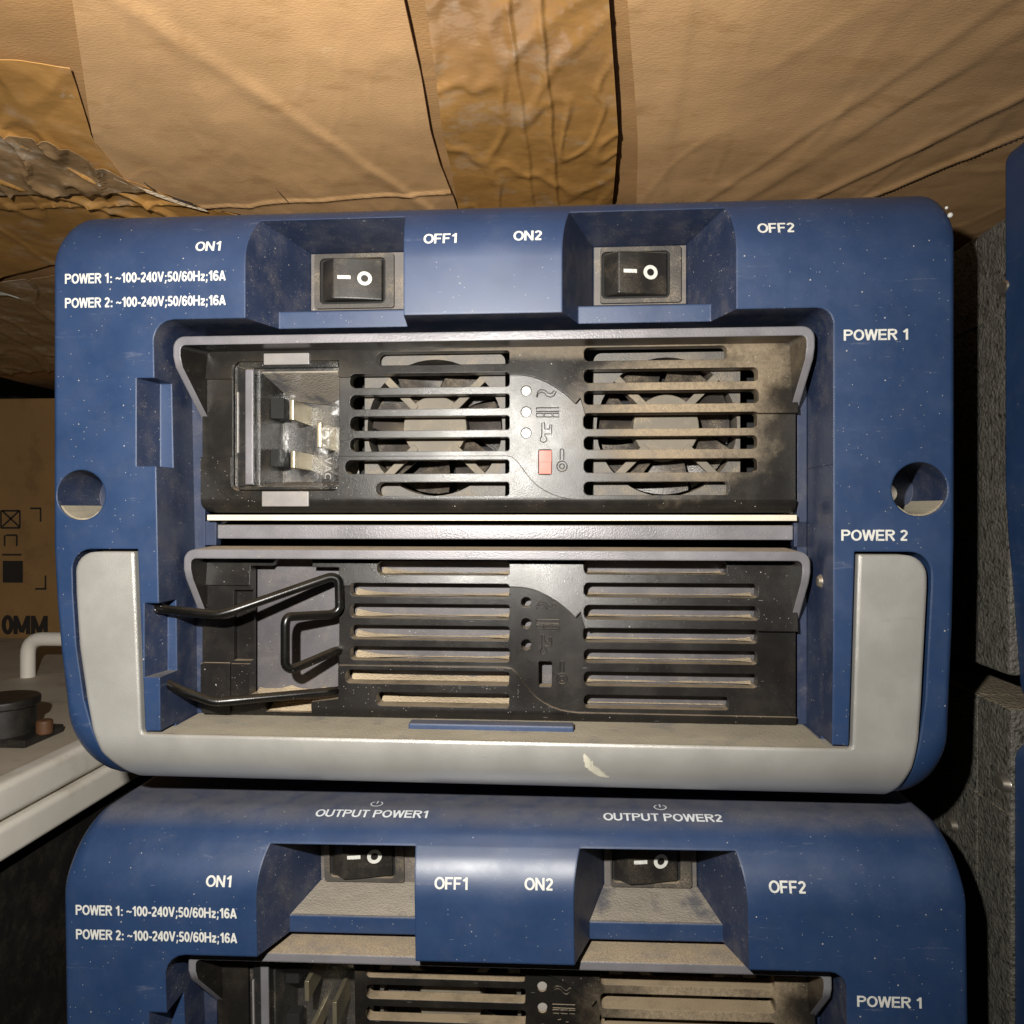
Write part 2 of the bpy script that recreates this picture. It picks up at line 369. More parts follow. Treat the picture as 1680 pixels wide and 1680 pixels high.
def arc_(cx, cy, rx, ry, a0, a1, n=12): return [(cx+rx*math.cos(math.radians(a0+(a1-a0)*i/n)), cy+ry*math.sin(math.radians(a0+(a1-a0)*i/n))) for i in range(n+1)]
T_ = .165; h_ = T_/2; e_ = 1-h_
GL = {   # bold grotesque letters as centre lines of strokes, cap height 1: (advance, strokes)
 'P': (.70, [[(h_,0),(h_,1)], [(h_,e_),(.36,e_)]+arc_(.36,.715,.22,.2,90,-90)+[(h_,.515)]]),
 'R': (.74, [[(h_,0),(h_,1)], [(h_,e_),(.38,e_)]+arc_(.38,.73,.21,.188,90,-90)+[(h_,.542)], [(.34,.5),(.62,0)]]),
 'O': (.80, [arc_(.39,.5,.305,e_-.5,0,359,28)+[(.695,.5)]]),
 'W': (.98, [[(.07,1),(.26,0)], [(.25,.02),(.47,.98)], [(.47,.98),(.69,.02)], [(.68,0),(.87,1)]]),
 'E': (.68, [[(h_,0),(h_,1)], [(h_,e_),(.60,e_)], [(h_,.51),(.56,.51)], [(h_,h_),(.61,h_)]]),
 'F': (.64, [[(h_,0),(h_,1)], [(h_,e_),(.57,e_)], [(h_,.49),(.50,.49)]]),
 'N': (.76, [[(h_,0),(h_,1)], [(.60,0),(.60,1)], [(h_,.97),(.60,.03)]]),
 'U': (.76, [[(h_,1),(h_,.34)]+arc_(.34,.33,.258,.25,180,360)+[(.598,1)]]),
 'T': (.66, [[(0,e_),(.60,e_)], [(.30,0),(.30,1)]]),
 'H': (.76, [[(h_,0),(h_,1)], [(.60,0),(.60,1)], [(h_,.51),(.60,.51)]]),
 'A': (.74, [[(.07,0),(.34,.97)], [(.34,.97),(.61,0)], [(.17,.26),(.51,.26)]]),
 'V': (.70, [[(.07,1),(.33,.03)], [(.33,.03),(.59,1)]]),
 'M': (.86, [[(h_,0),(h_,1)], [(.70,0),(.70,1)], [(h_,.97),(.39,.1)], [(.39,.1),(.70,.97)]]),
 'C': (.76, [arc_(.38,.5,.295,e_-.5,45,315,22)]),
 'z': (.50, [[(.03,.62),(.43,.62)], [(.41,.6),(.07,.12)], [(.03,h_),(.44,h_)]]),
 '1': (.50, [[(.32,0),(.32,1)], [(.30,.90),(.08,.70)]]),
 '2': (.58, [arc_(.27,.70,.19,.21,165,-35,12)+[(.08,.10)], [(.05,h_),(.50,h_)]]),
 '4': (.60, [[(.41,0),(.41,1)], [(.40,.95),(.06,.34)], [(.03,.29),(.55,.29)]]),
 '5': (.58, [[(.48,e_),(.14,e_)], [(.15,.95),(.11,.50)], [(.10,.50)]+arc_(.26,.32,.20,.24,125,-150,14)]),
 '6': (.60, [arc_(.28,.31,.195,.235,0,359,20)+[(.475,.31)], arc_(.30,.45,.215,.47,40,200,12)]),
 '0': (.58, [arc_(.27,.5,.19,e_-.5,0,359,24)+[(.46,.5)]]),
 ':': (.34, [[(.17,.0),(.17,.17)], [(.17,.48),(.17,.65)]]),
 ';': (.32, [[(.15,-.04),(.17,.17)], [(.17,.48),(.17,.65)], [(.15,-.02),(.09,-.17)]]),
 '-': (.38, [[(.03,.36),(.33,.36)]]),
 '/': (.34, [[(.03,-.02),(.27,1.02)]]),
 '~': (.60, [[(.04,.36),(.10,.46),(.19,.49),(.28,.44),(.37,.38),(.46,.40),(.53,.50)]]),
 ' ': (.30, []) }
def text_mesh(txt, width, cap, bold=0.):
    bm = bmesh.new(); x = 0.; k = 0
    for ch in txt:
        adv, strokes = GL[ch]
        for st in strokes:
            th = (T_+bold)*(.72 if ch in '~/;' else 1)
            P = [Vector((x+a, b)) for a, b in st]; P = [p for i, p in enumerate(P) if i == 0 or (p-P[i-1]).length > 1e-4]
            if len(P) < 2: continue
            k += 1; zz = (k % 3)*.06; prev = None
            Q = [P[0]]
            for a, b in zip(P, P[1:]):
                m_ = max(1, int((b-a).length/.35))
                for q in range(1, m_+1): Q.append(a+(b-a)*q/m_)
            P = Q
            for i, p in enumerate(P):
                t0 = (P[i]-P[i-1]).normalized() if i else (P[1]-P[0]).normalized()
                t1 = (P[i+1]-P[i]).normalized() if i < len(P)-1 else t0
                t = (t0+t1).normalized(); n = Vector((-t.y, t.x)); mt = 1/max(.6, n.dot(Vector((-t0.y, t0.x))))
                a = bm.verts.new((p.x+n.x*th/2*mt, zz, p.y+n.y*th/2*mt)); b = bm.verts.new((p.x-n.x*th/2*mt, zz, p.y-n.y*th/2*mt))
                if prev: bm.faces.new([prev[0], prev[1], b, a])
                prev = (a, b)
        x += adv
    for v in bm.verts: v.co = (v.co.x/(x-.08)*width, v.co.y, v.co.z*cap)
    me = bpy.data.meshes.new('t'); bm.to_mesh(me); bm.free(); return me
def on_top(v):   # (v) -> depth on the rounded front top of the housing
    t = -(v+420)
    return 0 if t <= 0 else RT-math.sqrt(max(0, RT*RT-t*t))
def lettering(txt, X, v, width, cap, parent, m='print', arc=None, d=0., bold=.0, rot=0, name='lettering', zig=True, proud=.5):
    """text whose left end is X and baseline v; with arc, v is measured along the rounding"""
    me = text_mesh(txt, width, cap, bold)
    for q in me.vertices:
        x, z = q.co.x, q.co.z; lift_ = q.co.y
        if rot: x, z = z, -x
        if arc is not None:
            a = (arc+z)/RT; rr = RT+proud+lift_
            q.co = (X+x, RT-rr*math.cos(a), 420+rr*math.sin(a))
        else:
            vv = v-z; dd = d+(on_top(vv) if d == 0 else 0)
            q.co = (X+x, dd-proud-lift_, -vv)
    return obj(name, me, M[m], parent, ang=60)

def make_unit():
    u = thing('power_unit', -131, 450, VB, 'dusty blue power unit with two black grille modules, top of the middle stack', 'power unit')
    h = make_housing(); inside_slots(h)
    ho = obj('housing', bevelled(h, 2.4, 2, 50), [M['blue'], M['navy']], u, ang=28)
    # grey hammered steel case behind the plastic front
    b = MB().box(-874, 608, 262, 1500, -420, 394)
    obj('steel_case', b, M['casing'], u, bevel=6)
    # interior: black sheet put in for the unlit hollow behind the recess
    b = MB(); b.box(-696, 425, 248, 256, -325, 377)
    obj('dark_hollow_sheet', b, M['black'], u)
    for x0, x1, y0, y1 in ((-697,-671.5,-326,376), (-671,-650,17,62), (404,426,17,62), (409.5,426,-326,376)):
        obj('bay_frame', MB().box(x0, x1, 130, 150, y0, y1), M['navy'], u)
    b = MB().box(-649.5, 403.5, 134, 150, 24, 50)
    obj('divider_bar', b, M['hood'], u, bevel=1.5, label='grey painted bar between the two module bays')
    # silver U handle, follows the rounded bottom of the housing
    me = boolean(loft_body(4.5, 120), [MB().xv(u_outline(0), -80, 50).mesh()], 'INTERSECT')
    obj('handle_trim', bevelled(me, 5, 3, 55), M['silver'], u, ang=28)
    # blue latch lying on the shelf above the handle
    x0, v0 = U(670, 1198, 52); x1, _ = U(941, 1198, 52)
    obj('latch', MB().box(x0, x1, 53, 80, 366, 378), M['blue'], u, bevel=1)
    b = MB(); g = []
    for j in range(9):
        d = -1+(129)*j/8; row = []
        for i in range(91):
            x = -682+(1100)*i/90; row.append(b.v(x, d, 376.9-.4-1.1*max(0, noise.noise(Vector((x*.02, d*.06, 8)))) - (1.2 if j > 1 else 0)))
        g.append(row)
    for j in range(8):
        for i in range(90): b.f([g[j][i], g[j][i+1], g[j+1][i+1], g[j+1][i]])
    q = obj('dust_layer', b, M['shelf_dust'], u, ang=80); q['kind'] = 'stuff'
    # switches
    for xa, xb, bx, rk in ((-479,-289,(-470,-319),(-452,-338)), (53,220,(64,210),(74,187))):
        sw = obj('switch_plate', MB().box(xa, xb, 160, 164.5, -487, -380.5), M['switch_plate'], u)
        me = boolean(MB().xv(rrect(bx[0], bx[1], -484, -382, 5), 152, 162).mesh(), [MB().xv(rrect(rk[0]-8, rk[1]+3, -476, -390, 9), 140, 170).mesh()])
        obj('bezel', me, M['bezel'], sw, ang=30)
        obj('rocker_well', MB().xv(rrect(rk[0]-9, rk[1]+4, -477, -389, 9), 159, 160.5), M['black'], sw)
        # rocker pressed in at the left: two slopes, slightly hollow
        prof = [(rk[0]-4,158),(rk[0]+8,146),(rk[0]+22,134),(rk[0]+45,136.5),(rk[0]+75,142.5),(rk[1]-12,150),(rk[1]-2,152),(rk[1]-2,159)]
        b = MB(); b.prism([(x,d,-472) for x,d in prof], [(x,d,-395) for x,d in prof])
        obj('rocker', b, M['rocker'], sw, bevel=3, seg=3)
        b = MB()
        def sd(x): 
            for (xa_,da),(xb_,db) in zip(prof, prof[1:]):
                if xa_ <= x <= xb_: return da+(db-da)*(x-xa_)/(xb_-xa_)-.8
            return 150
        x0 = rk[0]+31; n = 4
        for i in range(n):
            xa_, xb_ = x0+i*6, x0+(i+1)*6
            b.f([b.v(xa_, sd(xa_), -438.5), b.v(xb_, sd(xb_), -438.5+.2), b.v(xb_, sd(xb_), -431.5), b.v(xa_, sd(xa_), -432)])
        obj('on_mark', b, M['print'], sw)
        b = MB(); cx = rk[0]+80; n = 32; ri, ro = [], []
        for i in range(n):
            a = 2*math.pi*i/n
            ri.append(b.v(cx+6.5*math.cos(a), sd(cx+6.5*math.cos(a)), -434+6.5*math.sin(a))); ro.append(b.v(cx+13*math.cos(a), sd(cx+13*math.cos(a)), -434+13*math.sin(a)))
        for i in range(n): b.f([ri[i], ri[(i+1)%n], ro[(i+1)%n], ro[i]])
        obj('off_mark', b, M['print'], sw)
    # small screws in the recess side walls
    for X, s_ in ((-698, 1), (427, -1)):
        b = MB(); n = 16; A = []; B = []
        for i in range(n):
            a = 2*math.pi*i/n; A.append((X-s_*1, 60+13*math.cos(a), 116+13*math.sin(a))); B.append((X+s_*6, 60+8*math.cos(a), 116+8*math.sin(a)))
        b.prism(A, B); obj('screw', b, M['screw'], u, bevel=1)
        obj('seam_ridge', MB().box(min(X-1,X+s_*1.2), max(X-1,X+s_*1.2), 1, 225, -77.5, -76), M['navy'], u)
    # inside the two round mounting holes
    for X, v, r in HOLES:
        sg = 1 if X < 0 else -1
        b = MB()
        b.cyl(X+sg*6, v+4, 17, 106, 119, 20); b.cyl(X+sg*6, v+4, 8, 102, 107, 6)
        obj('screw', b, M['screw'], u, bevel=1)
        b = MB(); k = 14; pts = []      # drift of dust on the bottom of the bore
        for i in range(k+1):
            a = math.radians(25+130*i/k); pts.append(a)
        for d0, d1 in ((3, 115),):
            A = [(X+(r-.5)*math.cos(a), d0, v+(r-.5)*math.sin(a)) for a in pts]; B = [(X+(r-.5)*math.cos(a), d1, v+(r-.5)*math.sin(a)) for a in pts]
            A2 = [(X+(r-1-4*math.sin((a-.43)/2.27*math.pi))*math.cos(a), d0+3, v+(r-1-3*math.sin((a-.43)/2.27*math.pi))*math.sin(a)) for a in pts]
            B2 = [(X+(r-2-9*math.sin((a-.43)/2.27*math.pi))*math.cos(a), d1, v+(r-2-8*math.sin((a-.43)/2.27*math.pi))*math.sin(a)) for a in pts]
            b.prism(A+A2[::-1], B+B2[::-1])
        o = obj('dust_drift', b, M['shelf_dust'], u, ang=50); o['kind'] = 'stuff'
    # white lettering
    L = lettering
    def at(txt, pa, pb, base, cap, **k):
        X0, v = U(pa, base); X1, _ = U(pb, base); return L(txt, X0, v, X1-X0, cap, u, **k)
    at('ON1', 319, 361, 411.5, 17.5); at('OFF1', 694, 749, 399, 18); at('ON2', 842, 888, 394, 18); at('OFF2', 1244, 1304, 381, 17.5)
    for t, b0, b1 in (('POWER 1: ~100-240V;50/60Hz;16A', 467, 459), ('POWER 2: ~100-240V;50/60Hz;16A', 507, 499)):
        X0, v0 = U(107, b0); X1, v1 = U(370, b1); L(t, X0, (v0+v1)/2, X1-X0, 17, u, bold=.015)
    at('POWER 1', 1384, 1490, 559, 17.5); at('POWER 2', 1380, 1488, 887, 17.5)
    for t, X0, wd in (('OUTPUT POWER1', -449-14, 203), ('OUTPUT POWER2', 63-14, 203)):
        L(t, X0, 0, wd, 20, u, m='faint_print', arc=146, bold=-.01)
        cx = X0+wd*.5+1; b = MB()       # power symbol: broken ring with a stroke
        def P(x, s_):
            if s_ > RT*math.pi/2: return (cx+x, RT+s_-RT*math.pi/2, -(420+RT+.5))
            a = s_/RT; rr = RT+.5; return (cx+x, RT-rr*math.cos(a), -(420+rr*math.sin(a)))
        n = 26; ri, ro = [], []
        for i in range(n+1):
            a = math.radians(120+300*i/n)
            ri.append(b.v(*P(9.2*math.cos(a), 190+9.2*math.sin(a)))); ro.append(b.v(*P(11.6*math.cos(a), 190+11.6*math.sin(a))))
        for i in range(n): b.f([ri[i], ri[i+1], ro[i+1], ro[i]])
        b.f([b.v(*P(-1.3, 190)), b.v(*P(1.3, 190)), b.v(*P(1.3, 203)), b.v(*P(-1.3, 203))])
        obj('power_symbol', b, M['faint_print'], u)
    return u

# ------------------------------------------------------------------ module: hood, fascia with slots
F0 = 110.; FB = 141.
SL = [(-342,-100,-291,-266),(-392,-100,-251,-226),(-392,-100,-213,-187),(-392,-100,-174,-148),(-392,-100,-135,-110),(-399,-100,-94,-69),(-342,-100,-54,-29)]
SR = [(33,284,-294,-269),(33,337,-254,-229),(33,337,-215,-190),(32,337,-175,-148),(33,337,-135,-111),(33,337,-95,-70),(33,288,-54,-30)]
def make_fascia(inlet, o):
    me = MB().xv(rrect(-670, 403, -299+o, 1+o, (3,3,6,16)), F0-8, FB).mesh()
    up = [(-700,-245),(-95,-246),(-78,-245.3),(-62,-243),(-46,-237.5),(-30,-230),(-16,-221.5),(-3,-212),(8,-203),(18,-193),(27,-203),(35,-174),(430,-172)]
    lo = [(-700,-101),(-106,-101),(-96,-99),(-87,-92),(-80,-83),(-73,-73),(-63,-60),(-51,-48),(-38,-39),(-24,-32),(-10,-27),(5,-24),(22,-22.3),(430,-21)]
    band = [(x,v+o) for x,v in up]+[(x,v+o) for x,v in lo[::-1]]
    cuts = [MB().dv([(F0-40,-330+o),(F0+11.5,-330+o),(F0+8,-299+o),(F0-7,-172+o),(F0,-171+o),(F0,30+o),(F0-40,30+o)], -720, 440).mesh(), MB().xv(band, F0-25, F0+7).mesh()]
    b = MB()
    for x0,x1,v0,v1 in SL: b.xv(rrect(x0,x1,v0+o,v1+o,(11,5,5,11)), F0-30, FB+20)
    for x0,x1,v0,v1 in SR: b.xv(rrect(x0,x1,v0+o,v1+o,(9,8,8,9)), F0-30, FB+20)
    for v in (-218,-180,-142): b.cyl(-70, v+o, 9.3, F0-30, FB+20, 20)
    b.xv(rrect(-48,-24,-112+o,-67+o,3), F0-30, FB+20)
    cuts.append(b.mesh())
    # softened bottom lip
    arc = [(F0-20,-26+o),(F0,-26+o)]+[(F0+26-26*math.cos(math.radians(a)), -26+o+27*math.sin(math.radians(a))) for a in range(10,91,10)]+[(F0+26,30+o),(F0-20,30+o)]
    cuts.append(MB().dv(arc, -720, 440).mesh())
    if inlet: cuts.append(MB().xv(rrect(-612,-412,-277,-39,(14,2,10,14)), F0-30, FB+20).mesh())
    else:
        b = MB().xv([(-578,-281+o),(-540,-281+o),(-528,-296+o),(-462,-296+o),(-462,-279+o),(-412,-279+o),(-412,-40+o),(-462,-34+o),(-462,-2-12+o),(-548,-2-12+o),(-548,-34+o),(-578,-44+o)], F0-30, FB+20)
        cuts.append(b.mesh())
        cuts.append(MB().box(-610, -570, F0-30, F0+22, -236+o, -106+o).mesh())
    return boolean(me, cuts)
def icons(parent, o, m):
    b = MB(); d = F0+7-.4
    def P(px, py):
        X, v = U(px, py, F0+7); return (X, d, v+o)
    def pl(pts, r=1.05, closed=False): b.tube([P(*p) for p in pts], r, 6, closed)
    pl([(881,652),(883,646),(888,643),(893,645),(897,650),(903,652),(909,649),(912,643),(909,641),(904,646),(899,645),(894,640),(887,639),(882,643),(880,651)])
    pl([(880,669),(917,669),(917,675),(880,675),(880,669.5)]); 
    for x0, x1 in ((880,891),(893,905),(907,917)): pl([(x0,678),(x1,678),(x1,684),(x0,684),(x0,678.5)])
    pl([(889,716),(889,694),(893,693),(894,704),(901,704),(902,697),(905,697),(905,712),(894,712),(894,716)])
    pl([(889,716),(886,720),(887,724),(892,726),(897,723),(897,719),(894,716)])
    pl([(919,754),(919,738),(922,736),(925,738),(925,754)])
    for r in (8.5, 4): pl([(922+r*math.cos(a*math.pi/8), 765+r*math.sin(a*math.pi/8)) for a in range(16)], closed=True)
    return obj('moulded_symbol', b, m, parent, ang=50)
def make_hood(parent, o, lx, rx, d0=44, vt=-308, vb=-293):
    outer = rrect(lx, rx, vt, vt+260, (20,20,1,1)); t = 13
    me = MB().xv(outer, d0, 126).mesh()
    cuts = [MB().xv(rrect(lx+t, rx-t, vb, vt+300, (9,9,1,1)), d0-30, 160).mesh(),
            MB().dv([(d0-30,vb+14),(d0-1,vb+16),(d0+6,vb+38),(126.5,vt+146),(160,vt+180),(160,vt+330),(d0-30,vt+330)], lx-40, rx+40).mesh()]
    me = boolean(me, cuts)
    k = 126.-d0
    for v in me.vertices:      # the cheeks lean inwards towards the fascia
        f = max(0., (v.co.y-d0)/k)
        if v.co.x < -400: v.co.x += (-672-lx)*f
        elif v.co.x > 200: v.co.x += (405-rx)*f
        v.co.z -= o
        v.co.z += 4*f
    for p in me.polygons:
        c = p.center; inner = 0
        if p.normal.z < -.6 and -c.z-o < vb+20 and lx+14 < c.x < rx-14: inner = 1
        if p.normal.x > .6 and c.x < -400 and c.x > lx+6: inner = 1
        if p.normal.x < -.6 and c.x > 200 and c.x < rx-6: inner = 1
        p.material_index = inner
    return obj('hood', me, [M['hood'], M['fascia_dusty']], parent, ang=40)
def make_fan(parent, cx, cv):
    d0 = 156
    fr = MB().xv(rrect(cx-132, cx+132, cv-136, cv+136, 14), d0, d0+60).mesh()
    fr = boolean(fr, [MB().cyl(cx, cv, 127, d0-10, d0+70, 48).mesh(), ])
    f = obj('fan', fr, M['fan'], parent, ang=30)
    b = MB().cyl(cx, cv, 60, d0+4, d0+52, 32, 62); obj('hub', b, M['hub'], f, bevel=3)
    for a in (45, 135, 225, 315):
        c, s_ = math.cos(math.radians(a)), math.sin(math.radians(a)); n = (-s_, c); r0, r1, wd = 50, 134, 7
        A = [(cx+r0*c+n[0]*wd, d0+1, cv+r0*s_+n[1]*wd), (cx+r1*c+n[0]*wd, d0+1, cv+r1*s_+n[1]*wd), (cx+r1*c-n[0]*wd, d0+1, cv+r1*s_-n[1]*wd), (cx+r0*c-n[0]*wd, d0+1, cv+r0*s_-n[1]*wd)]
        b = MB().prism(A, [(x, d0+12, v) for x, _, v in A]); obj('strut', b, M['hub'], f, bevel=1.5)
    ph = random.uniform(0, 50)
    for k in range(7):
        b = MB(); a0 = ph+k*360/7; g = []
        for i in range(6):
            r = 58+i*12.8; row = []
            for j in range(6):
                t = j/5; a = math.radians(a0+t*46+(i*2.2)); row.append((cx+r*math.cos(a), d0+18+30*t+4*math.sin(t*3.1), cv+r*math.sin(a)))
            g.append(row)
        V = [[b.v(*p) for p in row] for row in g]; W = [[b.v(p[0], p[1]+2.5, p[2]) for p in row] for row in g]
        for i in range(5):
            for j in range(5):
                b.f([V[i][j],V[i+1][j],V[i+1][j+1],V[i][j+1]]); b.f([W[i][j],W[i][j+1],W[i+1][j+1],W[i+1][j]])
        for i in range(5): b.f([V[i][0],W[i][0],W[i+1][0],V[i+1][0]]); b.f([V[i][5],V[i+1][5],W[i+1][5],W[i][5]])
        for j in range(5): b.f([V[5][j],W[5][j],W[5][j+1],V[5][j+1]])
        obj('blade', b, M['blade'], f, ang=50)
    return f
def make_module_top():
    m = thing('power_module', -133, 130, 16, 'black grille module with two dusty fans, red slide and power inlet in the upper bay', 'power module')
    obj('fascia', make_fascia(True, 0), M['fascia_dusty'], m, ang=28)
    make_hood(m, 0, -687, 412)
    icons(m, 0, M['fascia_dusty'])
    for v in (-218,-180,-142): obj('indicator_light', MB().cyl(-70, v, 9.0, F0+9.5, F0+20, 20), M['led'], m, bevel=1.2)
    obj('slide_switch', MB().box(-47.5,-24.5,F0+12,F0+30,-111,-68).box(-47,-25,F0+9,F0+12,-90,-68.5), M['red'], m)
    obj('base_plate', MB().box(-656, 402, 106, 300, 5, 15.5), M['steel'], m, bevel=1, label='cream painted steel base edge')
    obj('side_plate', MB().box(404.5, 408.5, 150, 300, -120, 3), M['steel'], m)
    make_fan(m, -243, -157); make_fan(m, 184, -155)
    obj('fan_dark_sheet', MB().box(-400, 385, 232, 236, -296, 0), M['black'], m)  # black sheet painted as the darkness behind the fans
    # ---- power inlet
    s_ = MB().xv(rrect(-611,-413,-276,-40,(13,2,9,13)), F0+14, 240).mesh()
    cav = MB().prism([(-564,80,-262),(-400,80,-262),(-400,80,-46),(-564,80,-46)], [(-560,232,-240),(-400,232,-226),(-400,232,-58),(-560,232,-58)]).mesh()
    s_ = boolean(s_, [cav, MB().box(-430,-405,F0,233,-226,-58).mesh()])
    so = obj('inlet', s_, M['socket'], m, ang=28)
    b = MB()   # raised rim: sloping outer frame and flat inner bar
    b.prism([(-600,F0+2,-268),(-583,104,-262),(-566,104,-262),(-566,104,-48),(-583,104,-48),(-600,F0+2,-46)], [(-604,F0+20,-268),(-583,F0+20,-262),(-566,F0+20,-262),(-566,F0+20,-48),(-583,F0+20,-48),(-604,F0+20,-46)])
    obj('rim', b, M['socket_dark'], so, bevel=1.2)
    obj('rim', MB().box(-582, -567, 101, 104.5, -260, -50), M['hood'], so, bevel=1.2, label='grey inner bar of the inlet rim')
    obj('rim', MB().box(-600, -597, 106, 118, -220, -108), M['tab'], so, bevel=1)  # pale strip painted as the bright line along the glossy frame
    o_ = obj('dust_drift', MB().prism([(-556,116,-258),(-414,116,-258),(-414,116,-255),(-556,116,-255)], [(-552,220,-236),(-414,220,-222),(-414,220,-205),(-535,220,-218)]), M['pocket_dust'], so); o_['kind'] = 'stuff'
    obj('rim', MB().box(-600, -414, F0+4, F0+22, -276, -264), M['socket_dark'], so, bevel=2)
    obj('rim', MB().box(-600, -414, F0+3, F0+22, -47, -40.5), M['socket_dark'], so, bevel=2)
    obj('terminal_plate', MB().box(-556, -405, 226, 231, -232, -58), M['socket'], so, bevel=1)
    for (px, pa, pb, dt) in ((478, 655, 689, 128), (523, 692, 734, 134), (480, 739, 768, 128)):
        X, va = U(px, pa, dt); _, vb = U(px, pb, dt)
        obj('contact_blade', MB().box(X-4.5, X+4.5, dt, 228, va, vb), M['brass'], so, bevel=2)
    for pa, pb in ((655, 688), (738, 766)):
        xa, va = U(433, pa, 180); xb, vb = U(455, pb, 180)
        b = MB().box(-561, -535, 168, 196, va, vb); obj('dark_hole_block', b, M['black'], so, bevel=1.5)  # black blocks stand for the dark inside two square holes
    lettering('VAC', *U(532, 750, 110), 42, 13, so, m='tab', d=F0+1.5, rot=1, bold=-.05, name='moulded_lettering')
    X, v = U(537, 796, 112); b = MB()
    b.tube([(X+9*math.cos(a*math.pi/8), F0+1, v-2+9*math.sin(a*math.pi/8)) for a in range(16)], 1, 6, True)
    b.tube([(X-5, F0+1, v-2), (X-2, F0+1, v-5), (X+2, F0+1, v+1), (X+5, F0+1, v-2)], 1, 6)
    obj('moulded_symbol', b, M['socket_dark'], so)
    # clear cover with its two tabs, left edge hooked into the frame
    xa, va = U(424, 612, 100); xb, vb = U(553, 803, 100)
    me = MB()
    n = 14; g = []
    for i in range(n+1):
        row = []
        for j in range(n+1):
            x = -562+(150)*i/n; v = -258+214*j/n
            row.append(me.v(x, 112+9*math.sin(i*.9+j*.25)*(.3)+22*max(0, .5-j/n)*(i/n)+noise.noise(Vector((x*.03, v*.03, 2)))*5, v))
        g.append(row)
    for i in range(n):
        for j in range(n): me.f([g[i][j], g[i+1][j], g[i+1][j+1], g[i][j+1]])
    cv = obj('clear_cover', me, M['clear'], so, ang=80)
    for p0, p1 in (((431,579),(506,597)), ((428,806),(505,831))):
        xa, va = U(*p0, 104); xb, vb = U(*p1, 104)
        obj('tab', MB().box(xa, xb, F0-2.5, F0+12, va, vb), M['tab'], m, bevel=1.5, label='pale translucent clip tab of the inlet cover')
    return m
def make_module_low():
    o = 380
    m = thing('power_module', -133, 130, o, 'black blanking grille module with only dust behind its slots, under the grey bar', 'power module')
    obj('fascia', make_fascia(False, o), M['fascia'], m, ang=28)
    make_hood(m, o, -681, 413, 70, -313, -297)
    icons(m, o, M['fascia'])
    obj('backing_plate', MB().box(-640, 400, 158, 161, -296+o, -2+o), M['grey'], m)
    b = MB()
    
    obj('lower_lug', MB().box(-664, -612, 104, 112, -104+o, -10+o), M['fascia'], m, bevel=2)
    # dust heaped along the slot bottoms and in the open corner
    b = MB(); rnd = random.Random(3)
    for (x0,x1,v0,v1) in SL+SR:
        n = 22; hs = []
        for i in range(n+1):
            t = i/n; x = x0+3+(x1-x0-6)*t
            h = 1.6+1.4*noise.noise(Vector((x*.02, v0, 1)))+(10*math.exp(-t*9) if x0 < 0 else 2*math.exp(-t*9))+3.5*math.exp(-(1-t)*14)
            if v0 > -100 and x0 < 0: h += 7*(.7+.3*noise.noise(Vector((x*.05, v0, 5))))
            if v0 > -60 and x0 > 0: h = 1.5
            hs.append((x, h))
        A = [b.v(x, 157.6, v1+o-h) for x, h in hs]; B = [b.v(x, 157.6-min(17, h*3), v1+o-.4) for x, h in hs]; C = [b.v(x, 157.6, v1+o-.2) for x, h in hs]
        for i in range(n): b.f([A[i], A[i+1], B[i+1], B[i]]); b.f([B[i], B[i+1], C[i+1], C[i]])
    for (xs, vb, hh) in (((-577,-413), -36, 14), ((-546,-464), -12, 24)):
        n = 16; A = []; B = []
        for i in range(n+1):
            x = xs[0]+(xs[1]-xs[0])*i/n; h = hh*(.7+.9*abs(noise.noise(Vector((x*.03, vb, 9)))))
            A.append(b.v(x, 157.6, vb+o-h)); B.append(b.v(x, 118, vb+o))
        for i in range(n): b.f([A[i], A[i+1], B[i+1], B[i]])
    q = obj('dust_drift', b, M['dust'], m, ang=60); q['kind'] = 'stuff'
    return m
def make_wire():
    raw = [(248,995,46),(262,999,30),(300,1003,24),(357,1009,24),(385,1001,32),(543,946,100),(556,950,104),(557,1000,104),(545,1008,98),(472,1012,46),(468,1022,42),(468,1092,42),(478,1099,46),(550,1068,100),(562,1066,140),(562,1132,140),(546,1134,102),(385,1149,36),(352,1152,26),(300,1134,24),(268,1118,30),(248,1112,46)]
    pts = [(U(px,py,d)[0], d, U(px,py,d)[1]) for px,py,d in raw]
    b = MB().tube(fillet(pts, 11, 5), 8., 12)
    o = obj('cord_clip', b, M['wire'], None, ang=80)
    for px, py in ((259,998),(262,1117)):
        X, v = U(px, py, 26); e = MB()
        e.tube([(X+6.5*math.cos(k*math.pi/8), 27, v+6.5*math.sin(k*math.pi/8)) for k in range(16)], 3.6, 8, True)
        obj('eyelet', e, M['wire'], o, ang=80)
    tag(o, 'black bent wire cord clip hooked across the left end of the lower bay', 'wire clip')
    return o

unit = make_unit()
mod1 = make_module_top()
mod2 = make_module_low()
wire = make_wire()
